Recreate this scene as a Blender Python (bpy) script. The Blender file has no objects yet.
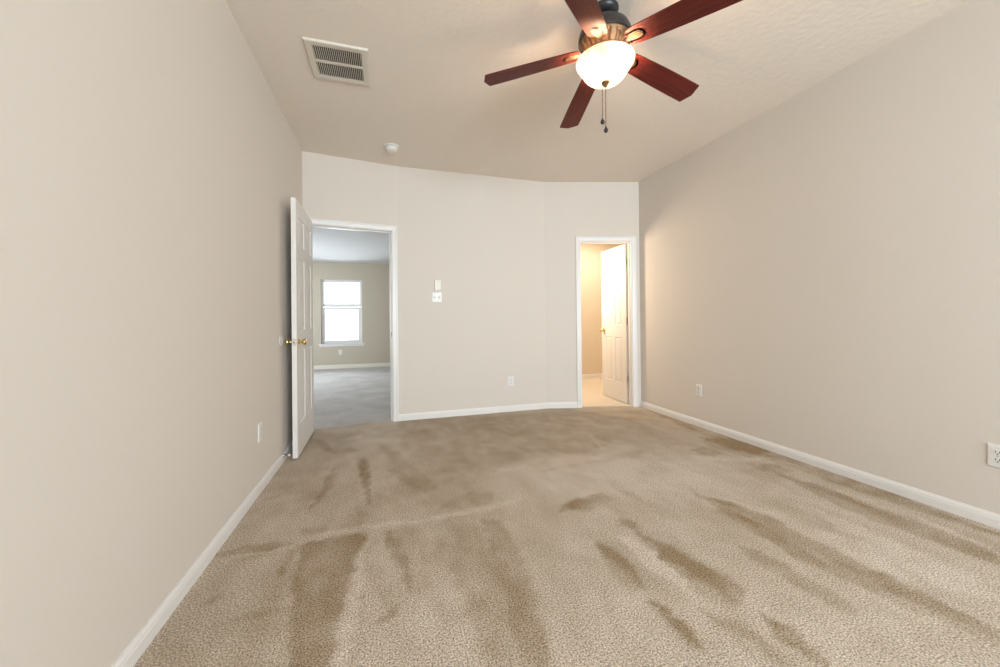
import bpy, bmesh, math, random
from math import sin, cos, pi, hypot
from mathutils import Vector, Matrix
random.seed(7)
SC = bpy.context.scene
COL = SC.collection

# ------------------------------------------------------------------ camera
cd = bpy.data.cameras.new('camera')
cam = bpy.data.objects.new('camera', cd)
COL.objects.link(cam)
SC.camera = cam
YAW, PITCH, ROLL, EYE = 0.2906146, 0.0032973, -0.0098681, 1.08
F = Vector((sin(YAW) * cos(PITCH), cos(YAW) * cos(PITCH), sin(PITCH)))
R = F.cross(Vector((0, 0, 1))).normalized()
U = R.cross(F)
R2 = R * cos(ROLL) + U * sin(ROLL)
U2 = -R * sin(ROLL) + U * cos(ROLL)
m3 = Matrix((R2, U2, -F)).transposed()
cam.matrix_world = Matrix.Translation((0, 0, EYE)) @ m3.to_4x4()
cd.sensor_width = 36.0
cd.sensor_fit = 'HORIZONTAL'
cd.lens = 375.0 / 1000.0 * 36.0
cd.shift_y = -15.36 / 1000.0
cd.clip_start = 0.02

# ------------------------------------------------------------------ view, world, daylight
SC.view_settings.view_transform = 'Standard'
SC.view_settings.look = 'None'
SC.view_settings.gamma = 1.0
SC.view_settings.exposure = 0.09
SC.view_settings.use_curve_mapping = False
W = bpy.data.worlds.new('sky')
SC.world = W
W.use_nodes = True
W.node_tree.nodes['Background'].inputs[0].default_value = (0.93, 0.97, 1.0, 1)
W.node_tree.nodes['Background'].inputs[1].default_value = 2.6
SC.cycles.use_denoising = True
SC.cycles.max_bounces = 10
SC.cycles.diffuse_bounces = 7


def area(name, loc, direction, sx, sy, power, color, spread=pi):
    ld = bpy.data.lights.new(name, 'AREA')
    ld.shape = 'RECTANGLE'
    ld.size, ld.size_y, ld.energy, ld.color = sx, sy, power, color
    ld.spread = spread
    o = bpy.data.objects.new(name, ld)
    COL.objects.link(o)
    o.location = loc
    o.rotation_euler = Vector(direction).to_track_quat('-Z', 'Z').to_euler()
    return o


# daylight arriving through the two windows of the wall behind the camera
REAR = -3.0
area('daylight_window_two', (0.75, REAR - 0.16, 1.45), (0, 1, 0), 1.25, 1.5, 110, (0.86, 0.94, 1.0), 2.4)
area('daylight_window_three', (2.2, REAR - 0.16, 1.45), (0, 1, 0), 1.25, 1.5, 158, (0.86, 0.94, 1.0), 2.4)
# daylight in the room beyond the open door
area('daylight_window_one', (-1.0, 9.40, 1.29), (0, -1, 0), 0.86, 1.46, 42, (0.86, 0.93, 1.0))
area('hall_side_fill', (-3.05, 7.2, 1.35), (1, 0, 0), 1.5, 1.5, 70, (0.80, 0.90, 1.0))  # added side fill for the hall; no window is seen there


# ------------------------------------------------------------------ materials
def mat(name, color, rough=0.6, metal=0.0, spec=0.5, noise=None, bump=None, emit=None):
    """noise = (scale, amount) tone variation; bump = (scale, strength, distance)."""
    m = bpy.data.materials.new(name)
    m.use_nodes = True
    nt = m.node_tree
    b = nt.nodes['Principled BSDF']
    b.inputs['Base Color'].default_value = (*color, 1)
    b.inputs['Roughness'].default_value = rough
    b.inputs['Metallic'].default_value = metal
    b.inputs['Specular IOR Level'].default_value = spec
    tc = nt.nodes.new('ShaderNodeTexCoord')
    if noise:
        n = nt.nodes.new('ShaderNodeTexNoise')
        n.inputs['Scale'].default_value = noise[0]
        n.inputs['Detail'].default_value = 4
        nt.links.new(tc.outputs['Object'], n.inputs['Vector'])
        r = nt.nodes.new('ShaderNodeMix')
        r.data_type = 'RGBA'
        r.inputs[6].default_value = (*[c * (1 - noise[1]) for c in color], 1)
        r.inputs[7].default_value = (*[min(1, c * (1 + noise[1])) for c in color], 1)
        nt.links.new(n.outputs['Fac'], r.inputs[0])
        nt.links.new(r.outputs[2], b.inputs['Base Color'])
    if bump:
        n = nt.nodes.new('ShaderNodeTexNoise')
        n.inputs['Scale'].default_value = bump[0]
        n.inputs['Detail'].default_value = 3
        nt.links.new(tc.outputs['Object'], n.inputs['Vector'])
        bp = nt.nodes.new('ShaderNodeBump')
        bp.inputs['Strength'].default_value = bump[1]
        bp.inputs['Distance'].default_value = bump[2]
        nt.links.new(n.outputs['Fac'], bp.inputs['Height'])
        nt.links.new(bp.outputs['Normal'], b.inputs['Normal'])
    if emit:
        b.inputs['Emission Color'].default_value = (*emit[0], 1)
        b.inputs['Emission Strength'].default_value = emit[1]
    return m


M = {}
M['wall'] = mat('greige_wall_paint', (0.665, 0.612, 0.558), 0.75, spec=0.25, noise=(0.6, 0.012), bump=(55, 0.14, 0.004))
M['ceiling'] = mat('textured_ceiling_paint', (0.765, 0.695, 0.625), 0.85, spec=0.2, bump=(28, 0.32, 0.009))
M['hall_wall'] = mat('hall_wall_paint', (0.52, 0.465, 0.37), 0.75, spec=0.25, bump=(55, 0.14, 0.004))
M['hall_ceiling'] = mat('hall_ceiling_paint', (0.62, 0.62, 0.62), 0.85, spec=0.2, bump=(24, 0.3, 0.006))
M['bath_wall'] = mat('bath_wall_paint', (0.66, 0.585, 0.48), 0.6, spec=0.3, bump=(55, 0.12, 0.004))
M['trim'] = mat('white_gloss_trim_paint', (0.75, 0.73, 0.715), 0.35, spec=0.5, noise=(3, 0.01))
M['hall_trim'] = mat('cream_trim_paint', (0.74, 0.70, 0.60), 0.4, spec=0.5, noise=(3, 0.01))
M['door'] = mat('white_door_paint', (0.74, 0.715, 0.69), 0.38, spec=0.5, noise=(3, 0.012))
M['plastic'] = mat('white_plastic', (0.74, 0.725, 0.70), 0.35, noise=(20, 0.01))
M['plastic_grey'] = mat('mid_grey_plastic', (0.40, 0.39, 0.37), 0.45, noise=(20, 0.01))
M['slot'] = mat('dark_slot', (0.02, 0.02, 0.02), 0.7, noise=(40, 0.1))
M['brass'] = mat('polished_brass', (0.72, 0.56, 0.27), 0.2, metal=1.0, noise=(30, 0.06))
M['nickel'] = mat('satin_nickel', (0.62, 0.60, 0.56), 0.3, metal=1.0, noise=(30, 0.05))
M['bronze'] = mat('antique_bronze', (0.17, 0.098, 0.05), 0.5, metal=0.55, noise=(60, 0.3), bump=(90, 0.2, 0.001))
M['medallion_bronze'] = mat('dark_leaf_bronze', (0.105, 0.06, 0.03), 0.5, metal=0.4, noise=(70, 0.3))
M['dark_metal'] = mat('oil_rubbed_dark_metal', (0.035, 0.034, 0.036), 0.38, metal=0.4, noise=(30, 0.15))
M['tile'] = mat('pale_bath_tile', (0.74, 0.66, 0.55), 0.16, noise=(5, 0.04))
M['vent_paint'] = mat('vent_enamel', (0.64, 0.59, 0.52), 0.45, noise=(8, 0.02))
M['vent_dark'] = mat('vent_duct_dark', (0.03, 0.028, 0.025), 0.9, noise=(8, 0.1))


def wood_mat():
    m = mat('cherry_wood', (0.16, 0.03, 0.02), 0.5, spec=0.25)
    nt = m.node_tree
    b = nt.nodes['Principled BSDF']
    tc = nt.nodes.new('ShaderNodeTexCoord')
    mp = nt.nodes.new('ShaderNodeMapping')
    mp.inputs['Scale'].default_value = (3.0, 60.0, 60.0)
    n = nt.nodes.new('ShaderNodeTexNoise')
    n.inputs['Scale'].default_value = 1.6
    n.inputs['Detail'].default_value = 6
    n.inputs['Distortion'].default_value = 0.6
    r = nt.nodes.new('ShaderNodeValToRGB')
    e = r.color_ramp.elements
    e[0].position, e[0].color = 0.3, (0.055, 0.007, 0.006, 1)
    e[1].position, e[1].color = 0.72, (0.15, 0.019, 0.011, 1)
    nt.links.new(tc.outputs['Object'], mp.inputs['Vector'])
    nt.links.new(mp.outputs['Vector'], n.inputs['Vector'])
    nt.links.new(n.outputs['Fac'], r.inputs['Fac'])
    nt.links.new(r.outputs['Color'], b.inputs['Base Color'])
    return m


def carpet_mat(name, light, dark, vcol=None):
    m = mat(name, light, 0.95, spec=0.08)
    nt = m.node_tree
    b = nt.nodes['Principled BSDF']
    tc = nt.nodes.new('ShaderNodeTexCoord')
    vo = nt.nodes.new('ShaderNodeTexNoise')
    vo.inputs['Scale'].default_value = 165
    vo.inputs['Detail'].default_value = 4
    vo.inputs['Roughness'].default_value = 0.6
    big = nt.nodes.new('ShaderNodeTexNoise')
    big.inputs['Scale'].default_value = 3.2
    big.inputs['Detail'].default_value = 5
    nt.links.new(tc.outputs['Object'], vo.inputs['Vector'])
    nt.links.new(tc.outputs['Object'], big.inputs['Vector'])
    # tuft speckle
    sp = nt.nodes.new('ShaderNodeMapRange')
    sp.inputs['From Min'].default_value = 0.36
    sp.inputs['From Max'].default_value = 0.64
    sp.inputs['To Min'].default_value = 0.36
    sp.inputs['To Max'].default_value = 1.42
    nt.links.new(vo.outputs['Fac'], sp.inputs['Value'])
    mix = nt.nodes.new('ShaderNodeMix')
    mix.data_type = 'RGBA'
    mix.inputs[6].default_value = (*light, 1)
    mix.inputs[7].default_value = (*dark, 1)
    if vcol:
        at = nt.nodes.new('ShaderNodeAttribute')
        at.attribute_name = vcol
        ad = nt.nodes.new('ShaderNodeMath')
        ad.operation = 'MULTIPLY_ADD'
        ad.inputs[1].default_value = 0.5
        nt.links.new(big.outputs['Fac'], ad.inputs[0])
        sb = nt.nodes.new('ShaderNodeMath')
        sb.operation = 'SUBTRACT'
        sb.inputs[1].default_value = 0.25
        nt.links.new(at.outputs['Fac'], sb.inputs[0])
        nt.links.new(sb.outputs[0], ad.inputs[2])
        ad.use_clamp = True
        nt.links.new(ad.outputs[0], mix.inputs[0])
    else:
        nt.links.new(big.outputs['Fac'], mix.inputs[0])
    mul = nt.nodes.new('ShaderNodeVectorMath')
    mul.operation = 'SCALE'
    nt.links.new(mix.outputs[2], mul.inputs[0])
    nt.links.new(sp.outputs[0], mul.inputs['Scale'])
    nt.links.new(mul.outputs[0], b.inputs['Base Color'])
    bp = nt.nodes.new('ShaderNodeBump')
    bp.inputs['Strength'].default_value = 0.7
    bp.inputs['Distance'].default_value = 0.005
    nt.links.new(vo.outputs['Fac'], bp.inputs['Height'])
    nt.links.new(bp.outputs['Normal'], b.inputs['Normal'])
    return m


def glass_mat():
    m = bpy.data.materials.new('window_glass')
    m.use_nodes = True
    nt = m.node_tree
    nt.nodes.clear()
    out = nt.nodes.new('ShaderNodeOutputMaterial')
    mx = nt.nodes.new('ShaderNodeMixShader')
    tr = nt.nodes.new('ShaderNodeBsdfTransparent')
    tr.inputs[0].default_value = (0.96, 0.98, 0.98, 1)
    gl = nt.nodes.new('ShaderNodeBsdfGlossy')
    gl.inputs['Roughness'].default_value = 0.03
    fr = nt.nodes.new('ShaderNodeFresnel')
    fr.inputs[0].default_value = 1.3
    nt.links.new(fr.outputs[0], mx.inputs[0])
    nt.links.new(tr.outputs[0], mx.inputs[1])
    nt.links.new(gl.outputs[0], mx.inputs[2])
    nt.links.new(mx.outputs[0], out.inputs[0])
    return m


GLASS_THROUGH, GLASS_GLOW = 0.115, 0.30


def alabaster_mat():
    """Lit frosted glass: lets the bulbs shine through, with cloudy amber veins."""
    m = bpy.data.materials.new('lit_alabaster_glass')
    m.use_nodes = True
    nt = m.node_tree
    nt.nodes.clear()
    out = nt.nodes.new('ShaderNodeOutputMaterial')
    tc = nt.nodes.new('ShaderNodeTexCoord')
    n = nt.nodes.new('ShaderNodeTexNoise')
    n.inputs['Scale'].default_value = 8
    n.inputs['Detail'].default_value = 4
    n.inputs['Distortion'].default_value = 1.3
    r = nt.nodes.new('ShaderNodeValToRGB')
    e = r.color_ramp.elements
    e[0].position, e[0].color = 0.34, (0.60, 0.43, 0.31, 1)
    e[1].position, e[1].color = 0.55, (0.95, 0.89, 0.80, 1)
    nt.links.new(tc.outputs['Object'], n.inputs['Vector'])
    nt.links.new(n.outputs['Fac'], r.inputs['Fac'])
    df = nt.nodes.new('ShaderNodeBsdfDiffuse')
    tl = nt.nodes.new('ShaderNodeBsdfTranslucent')
    mx = nt.nodes.new('ShaderNodeMixShader')
    mx.inputs[0].default_value = GLASS_THROUGH
    gl = nt.nodes.new('ShaderNodeBsdfGlossy')
    gl.inputs['Roughness'].default_value = 0.25
    m2 = nt.nodes.new('ShaderNodeMixShader')
    m2.inputs[0].default_value = 0.05
    em = nt.nodes.new('ShaderNodeEmission')
    em.inputs['Strength'].default_value = GLASS_GLOW
    ad = nt.nodes.new('ShaderNodeAddShader')
    for sh in (df, tl, em):
        nt.links.new(r.outputs['Color'], sh.inputs['Color'])
    nt.links.new(df.outputs[0], mx.inputs[1])
    nt.links.new(tl.outputs[0], mx.inputs[2])
    nt.links.new(mx.outputs[0], m2.inputs[1])
    nt.links.new(gl.outputs[0], m2.inputs[2])
    nt.links.new(m2.outputs[0], ad.inputs[0])
    nt.links.new(em.outputs[0], ad.inputs[1])
    nt.links.new(ad.outputs[0], out.inputs[0])
    return m


M['wood'] = wood_mat()
M['carpet'] = carpet_mat('beige_plush_carpet', (0.64, 0.56, 0.475), (0.32, 0.235, 0.145), 'nap_and_light')
M['hall_carpet'] = carpet_mat('hall_plush_carpet', (0.72, 0.69, 0.665), (0.42, 0.395, 0.38))
M['glass'] = glass_mat()
M['alabaster'] = alabaster_mat()


# ------------------------------------------------------------------ mesh helpers
def link(name, bm, material, parent=None, smooth=False, bevel=0.0):
    bmesh.ops.remove_doubles(bm, verts=bm.verts, dist=1e-6)
    bmesh.ops.recalc_face_normals(bm, faces=bm.faces)
    me = bpy.data.meshes.new(name)
    bm.to_mesh(me)
    bm.free()
    me.materials.append(material)
    if smooth:
        for p in me.polygons:
            p.use_smooth = True
    o = bpy.data.objects.new(name, me)
    COL.objects.link(o)
    if parent:
        o.parent = parent
    if bevel:
        md = o.modifiers.new('bevel', 'BEVEL')
        md.width = bevel
        md.segments = 2
        md.limit_method = 'ANGLE'
        md.angle_limit = 0.7
    if smooth:
        md = o.modifiers.new('split', 'EDGE_SPLIT')
        md.split_angle = 0.75
    return o


def structure(o, label=None):
    o['kind'] = 'structure'
    if label:
        o['label'] = label
    return o


def thing(name, label, cat, loc=(0, 0, 0), rz=0.0, group=None):
    o = bpy.data.objects.new(name, None)
    COL.objects.link(o)
    o.empty_display_size = 0.05
    o.location = loc
    o.rotation_euler = (0, 0, rz)
    return tag(o, label, cat, group)


def tag(o, label, cat, group=None):
    o['label'] = label
    o['category'] = cat
    if group:
        o['group'] = group
    return o


def box(bm, x0, x1, y0, y1, z0, z1, mtx=None):
    vs = [bm.verts.new((x, y, z)) for z in (z0, z1) for (x, y) in ((x0, y0), (x1, y0), (x1, y1), (x0, y1))]
    if mtx is not None:
        for v in vs:
            v.co = mtx @ v.co
    for f in ((3, 2, 1, 0), (4, 5, 6, 7), (0, 1, 5, 4), (1, 2, 6, 5), (2, 3, 7, 6), (3, 0, 4, 7)):
        bm.faces.new([vs[i] for i in f])
    return bm


def boxes(lst, mtx=None):
    bm = bmesh.new()
    for b in lst:
        box(bm, *b, mtx=mtx)
    return bm


def prism(bm, pts, z0, z1):
    a = [bm.verts.new((x, y, z0)) for x, y in pts]
    b = [bm.verts.new((x, y, z1)) for x, y in pts]
    n = len(pts)
    bm.faces.new(list(reversed(a)))
    bm.faces.new(b)
    for i in range(n):
        j = (i + 1) % n
        bm.faces.new((a[i], a[j], b[j], b[i]))
    return bm


def lathe(bm, prof, seg=40, mtx=None, flute=None):
    """prof = [(r, z)...]; flute(r, z, ang) -> r lets the radius ripple."""
    rings = []
    for r, z in prof:
        if r < 1e-6:
            rings.append([bm.verts.new((0, 0, z))])
        else:
            ring = []
            for k in range(seg):
                a = 2 * pi * k / seg
                rr = flute(r, z, a) if flute else r
                ring.append(bm.verts.new((rr * cos(a), rr * sin(a), z)))
            rings.append(ring)
    for A, B in zip(rings, rings[1:]):
        for k in range(seg):
            j = (k + 1) % seg
            if len(A) == 1 and len(B) == 1:
                continue
            if len(A) == 1:
                bm.faces.new((A[0], B[k], B[j]))
            elif len(B) == 1:
                bm.faces.new((A[k], A[j], B[0]))
            else:
                bm.faces.new((A[k], A[j], B[j], B[k]))
    if mtx is not None:
        for ring in rings:
            for v in ring:
                v.co = mtx @ v.co
    return bm


def to_dir(loc, d):
    """matrix taking local +Z to direction d at loc."""
    return Matrix.Translation(loc) @ Vector(d).to_track_quat('Z', 'Y').to_matrix().to_4x4()


def sweep(bm, prof, stations, closed=False):
    """prof n points; stations = list of functions point->Vector. Lofts a strip with end caps."""
    rows = [[bm.verts.new(s(*p)) for p in prof] for s in stations]
    n = len(prof)
    for A, B in zip(rows, rows[1:]):
        for i in range(n):
            j = (i + 1) % n
            bm.faces.new((A[i], A[j], B[j], B[i]))
    bm.faces.new(rows[0])
    bm.faces.new(list(reversed(rows[-1])))
    return bm


# ------------------------------------------------------------------ room plan
XL, XR, HC = -0.789, 2.947, 2.74
TW = 0.12
PTS = [Vector((-0.789, 4.045)), Vector((0.125, 4.18)), Vector((1.83, 4.19)), Vector((2.947, 3.891))]


class Seg:
    def __init__(s, a, b):
        s.a, s.b = a, b
        s.L = (b - a).length
        s.u = (b - a) / s.L
        s.n = Vector((-s.u.y, s.u.x))          # away from the room
        s.rz = math.atan2(s.u.y, s.u.x)

    def p(s, t, d=0.0, z=0.0):
        q = s.a + s.u * t + s.n * d
        return Vector((q.x, q.y, z))

    def mtx(s, t=0.0, z=0.0):
        q = s.a + s.u * t
        return Matrix.Translation((q.x, q.y, z)) @ Matrix.Rotation(s.rz, 4, 'Z')


SEG = [Seg(PTS[i], PTS[i + 1]) for i in range(3)]
S1, S2, S3 = SEG
D1 = (0.046, 0.856, 2.048)
D2 = (0.418, 1.068, 2.03)


def miter(i):
    if i == 0:
        return PTS[0] + Vector((0, TW))
    if i == 3:
        return PTS[3] + S3.n * TW
    a, b = SEG[i - 1], SEG[i]
    m = (a.n + b.n).normalized()
    return PTS[i] + m * (TW / m.dot(a.n))


bm = bmesh.new()
for i, s in enumerate(SEG):
    cuts = {0: D1, 2: D2}.get(i)
    ends = (miter(i), miter(i + 1))

    def back(t, s=s, ends=ends):
        if t <= 1e-6:
            return ends[0]
        if t >= s.L - 1e-6:
            return ends[1]
        q = s.a + s.u * t + s.n * TW
        return q

    def panel(t0, t1, z0, z1, s=s, back=back):
        f0, f1 = s.a + s.u * t0, s.a + s.u * t1
        prism(bm, [tuple(f0), tuple(f1), tuple(back(t1)), tuple(back(t0))], z0, z1)
    if cuts:
        panel(0, cuts[0], 0, HC)
        panel(cuts[1], s.L, 0, HC)
        panel(cuts[0], cuts[1], cuts[2], HC)
    else:
        panel(0, s.L, 0, HC)
structure(link('wall_back', bm, M['wall']))

structure(link('wall_left', boxes([(XL - 0.12, XL, REAR - 0.12, 4.19, 0, HC)]), M['wall']))
structure(link('wall_right', boxes([(XR, XR + 0.12, REAR - 0.12, 3.93, 0, HC)]), M['wall']))
structure(link('ceiling', boxes([(XL - 0.12, XR + 0.12, REAR - 0.12, 4.33, HC, HC + 0.1)]), M['ceiling']))

# the wall behind the camera, with its two windows
wins = [(0.75 - 0.6, 0.75 + 0.6), (2.2 - 0.6, 2.2 + 0.6)]
z0w, z1w = 0.72, 2.18
bl = [(XL, XR, REAR - 0.12, REAR, 0, z0w), (XL, XR, REAR - 0.12, REAR, z1w, HC)]
xs = [XL] + [v for w in wins for v in w] + [XR]
for k in range(0, len(xs), 2):
    bl.append((xs[k], xs[k + 1], REAR - 0.12, REAR, z0w, z1w))
structure(link('wall_rear', boxes(bl), M['wall']))


def window(name, x0, x1, z0, z1, y_in, y_out):
    """single-hung window in a wall lying across Y; y_in is the room face."""
    d = 1 if y_out > y_in else -1
    ym = y_in + d * 0.07

    def yb(a, b):
        return (min(a, b), max(a, b))
    fr = boxes([(x0, x0 + 0.04, *yb(ym, ym + d * 0.05), z0, z1), (x1 - 0.04, x1, *yb(ym, ym + d * 0.05), z0, z1),
                (x0 + 0.04, x1 - 0.04, *yb(ym, ym + d * 0.05), z0, z0 + 0.03), (x0 + 0.04, x1 - 0.04, *yb(ym, ym + d * 0.05), z1 - 0.035, z1)])
    w = structure(link(name, fr, M['trim']))
    zm = z0 + (z1 - z0) * 0.585

    def sash(za, zb, yo, ww, wb, wt):
        a, b = x0 + 0.04, x1 - 0.04
        s = link('sash', boxes([(a, a + ww, *yb(yo, yo + d * 0.022), za, zb), (b - ww, b, *yb(yo, yo + d * 0.022), za, zb),
                                (a + ww, b - ww, *yb(yo, yo + d * 0.022), za, za + wb), (a + ww, b - ww, *yb(yo, yo + d * 0.022), zb - wt, zb)]),
                 M['trim'], w)
        link('pane', boxes([(a + ww, b - ww, *yb(yo + d * 0.009, yo + d * 0.013), za + wb, zb - wt)]), M['glass'], s)
    sash(zm - 0.02, z1 - 0.035, ym + d * 0.026, 0.016, 0.075, 0.02)
    sash(z0 + 0.03, zm - 0.03, ym + d * 0.002, 0.045, 0.045, 0.05)
    link('window_sill', boxes([(x0 - 0.05, x1 + 0.05, *yb(y_in - d * 0.035, ym), z0 - 0.022, z0)]), M['trim'], w, bevel=0.004)
    link('apron', boxes([(x0 - 0.035, x1 + 0.035, *yb(y_in - d * 0.012, y_in), z0 - 0.06, z0 - 0.022)]), M['trim'], w)
    return w


for k, (a, b) in enumerate(wins):
    window('window_%d' % (k + 2), a, b, z0w, z1w, REAR, REAR - 0.12)

# ------------------------------------------------------------------ carpet with its pile marks and a painted left-side light tone
def seg_dist(p, a, b):
    ax, ay = a
    bx, by = b
    px, py = p
    dx, dy = bx - ax, by - ay
    L = dx * dx + dy * dy
    t = 0 if L == 0 else max(0, min(1, ((px - ax) * dx + (py - ay) * dy) / L))
    return hypot(px - ax - t * dx, py - ay - t * dy), t


def hsh(i, j, k=0):
    n = (i * 374761393 + j * 668265263 + k * 1274126177) & 0xffffffff
    n = ((n ^ (n >> 13)) * 1274126177) & 0xffffffff
    return ((n ^ (n >> 16)) & 0xffff) / 65535.0


def vnoise(x, y, k=0):
    i, j = math.floor(x), math.floor(y)
    u, v = x - i, y - j
    u, v = u * u * (3 - 2 * u), v * v * (3 - 2 * v)
    return (hsh(i, j, k) * (1 - u) * (1 - v) + hsh(i + 1, j, k) * u * (1 - v) +
            hsh(i, j + 1, k) * (1 - u) * v + hsh(i + 1, j + 1, k) * u * v)


def fbm(x, y, k=0):
    return vnoise(x, y, k) * 0.55 + vnoise(x * 2.1, y * 2.1, k + 1) * 0.3 + vnoise(x * 4.3, y * 4.3, k + 2) * 0.15


def inside(p, poly):
    x, y = p
    c = False
    n = len(poly)
    dm = 9
    for i in range(n):
        (x1, y1), (x2, y2) = poly[i], poly[(i + 1) % n]
        if (y1 > y) != (y2 > y) and x < (x2 - x1) * (y - y1) / (y2 - y1) + x1:
            c = not c
        dm = min(dm, seg_dist(p, (x1, y1), (x2, y2))[0])
    return dm if c else -dm


# STROKES: (points in metres on the floor, width at start, width at end, strength); POLYS: (outline, soft edge, strength)
#@@MARKS@@
STROKES = [
    ([(-0.82, 2.06), (-0.63, 2.05), (-0.46, 2.05)], 0.053, 0.075, 0.45),
    ([(-0.69, 1.98), (-0.51, 1.98)], 0.025, 0.026, 0.25),
    ([(-0.45, 2.0), (-0.46, 1.79)], 0.036, 0.013, 0.40),
    ([(-0.43, 2.35), (-0.41, 2.7), (-0.39, 3.0)], 0.018, 0.049, 0.28),
    ([(-0.2, 3.14), (-0.16, 2.71), (-0.12, 2.37)], 0.087, 0.017, 0.30),
    ([(-0.62, 3.75), (-0.47, 3.37), (-0.39, 3.23)], 0.080, 0.042, 0.22),
    ([(-0.39, 3.4), (-0.26, 3.33)], 0.131, 0.088, 0.25),
    ([(-0.03, 2.94), (0.1, 2.62), (0.24, 2.32)], 0.086, 0.032, 0.20),
    ([(-0.44, 2.15), (-0.3, 2.13)], 0.049, 0.069, 0.20),
    ([(-0.06, 1.4), (-0.02, 1.43), (0.03, 1.48)], 0.042, 0.035, 0.30),
    ([(-0.13, 1.56), (-0.11, 1.55)], 0.018, 0.018, 0.35),
    ([(-0.35, 1.68), (-0.3, 1.42)], 0.010, 0.008, 0.10),
    ([(-0.68, 1.7), (-0.63, 1.72)], 0.035, 0.050, 0.25),
    ([(-0.6, 1.58), (-0.48, 1.6), (-0.36, 1.59)], 0.023, 0.053, 0.20),
    ([(-0.74, 2.6), (-0.54, 2.64)], 0.045, 0.065, 0.12),
    ([(0.18, 2.06), (0.26, 1.69), (0.32, 1.36), (0.32, 1.12)], 0.045, 0.062, 0.10),
    ([(0.42, 1.99), (0.45, 1.63), (0.46, 1.32), (0.46, 1.08)], 0.059, 0.098, 0.12),
    ([(-0.01, 2.0), (0.06, 1.75), (0.08, 1.55)], 0.080, 0.031, 0.25),
    ([(0.28, 2.17), (0.46, 2.21), (0.61, 2.24)], 0.112, 0.219, 0.14),
    ([(-0.27, 2.92), (-0.18, 2.35), (-0.14, 2.12)], 0.040, 0.014, 0.08),
    ([(2.98, 3.86), (2.87, 2.58), (2.86, 1.86), (2.86, 1.06)], 0.291, 0.152, 0.30),
    ([(2.54, 1.93), (2.61, 1.64), (2.64, 1.41), (2.62, 1.17), (2.59, 0.96)], 0.116, 0.109, 0.20),
    ([(1.81, 1.84), (1.93, 1.56), (1.94, 1.27), (1.93, 1.01), (1.95, 0.84), (1.94, 0.72)], 0.115, 0.094, 0.20),
    ([(1.83, 1.59), (1.79, 1.25), (1.74, 1.03)], 0.099, 0.119, 0.20),
    ([(1.21, 1.62), (1.26, 1.41), (1.29, 1.26), (1.3, 1.12)], 0.102, 0.106, 0.22),
    ([(1.17, 1.46), (1.26, 1.29)], 0.096, 0.060, 0.20),
    ([(0.97, 1.6), (0.97, 1.42), (0.96, 1.27)], 0.063, 0.060, 0.16),
    ([(0.95, 1.19), (0.96, 1.09), (0.96, 0.98)], 0.045, 0.034, 0.40),
    ([(1.29, 1.03), (1.29, 0.92), (1.3, 0.82)], 0.056, 0.066, 0.40),
    ([(1.57, 1.39), (1.6, 1.23), (1.61, 1.13), (1.61, 0.95)], 0.108, 0.103, 0.24),
    ([(1.1, 1.12), (1.18, 0.96), (1.18, 0.86)], 0.068, 0.062, 0.20),
    ([(2.71, 2.64), (2.86, 2.43), (2.92, 2.3)], 0.247, 0.393, 0.42),
    ([(2.39, 2.48), (2.5, 2.35)], 0.209, 0.153, 0.28),
    ([(2.52, 2.12), (2.7, 1.95)], 0.158, 0.195, 0.24),
    ([(1.46, 1.56), (1.62, 1.41)], 0.082, 0.098, 0.15),
    ([(0.92, 1.94), (1.06, 1.96), (1.23, 2.03)], 0.097, 0.106, 0.25),
    ([(1.07, 2.48), (1.51, 2.48), (1.94, 2.58)], 0.083, 0.111, 0.14),
    ([(1.18, 1.74), (1.23, 1.65)], 0.080, 0.096, 0.25),
    ([(1.44, 2.36), (1.39, 2.05), (1.42, 1.9)], 0.059, 0.090, 0.12),
    ([(0.8, 1.32), (0.76, 1.13), (0.74, 0.99)], 0.062, 0.070, 0.12),
    ([(-0.43, 2.09), (-0.2, 2.08), (0.16, 2.07), (0.49, 2.08), (0.75, 2.12)], 0.038, 0.056, -0.22),
    ([(1.83, 3.18), (1.71, 2.8), (1.66, 2.67)], 0.035, 0.028, -0.20),
    ([(2.67, 1.64), (2.65, 1.33), (2.62, 0.98)], 0.079, 0.183, -0.26),
    ([(2.28, 1.48), (2.2, 1.11), (2.21, 0.82)], 0.158, 0.257, -0.26),
    ([(1.1, 1.62), (1.11, 1.42), (1.14, 1.22)], 0.072, 0.083, -0.30),
    ([(1.93, 1.74), (1.99, 1.39), (2.03, 1.02)], 0.183, 0.238, -0.16),
    ([(1.17, 2.45), (1.71, 2.27), (2.0, 2.04)], 0.249, 0.393, -0.16),
    ([(0.67, 2.52), (1.15, 2.77), (1.56, 2.56)], 0.106, 0.215, -0.14),
    ([(2.25, 2.38), (2.45, 2.21), (2.72, 2.18)], 0.071, 0.069, -0.20),
    ([(-0.09, 2.0), (-0.15, 1.62), (-0.15, 1.27)], 0.032, 0.074, -0.24),
    ([(0.12, 1.89), (0.13, 1.48), (0.12, 1.19)], 0.038, 0.079, -0.12),
]
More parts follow.
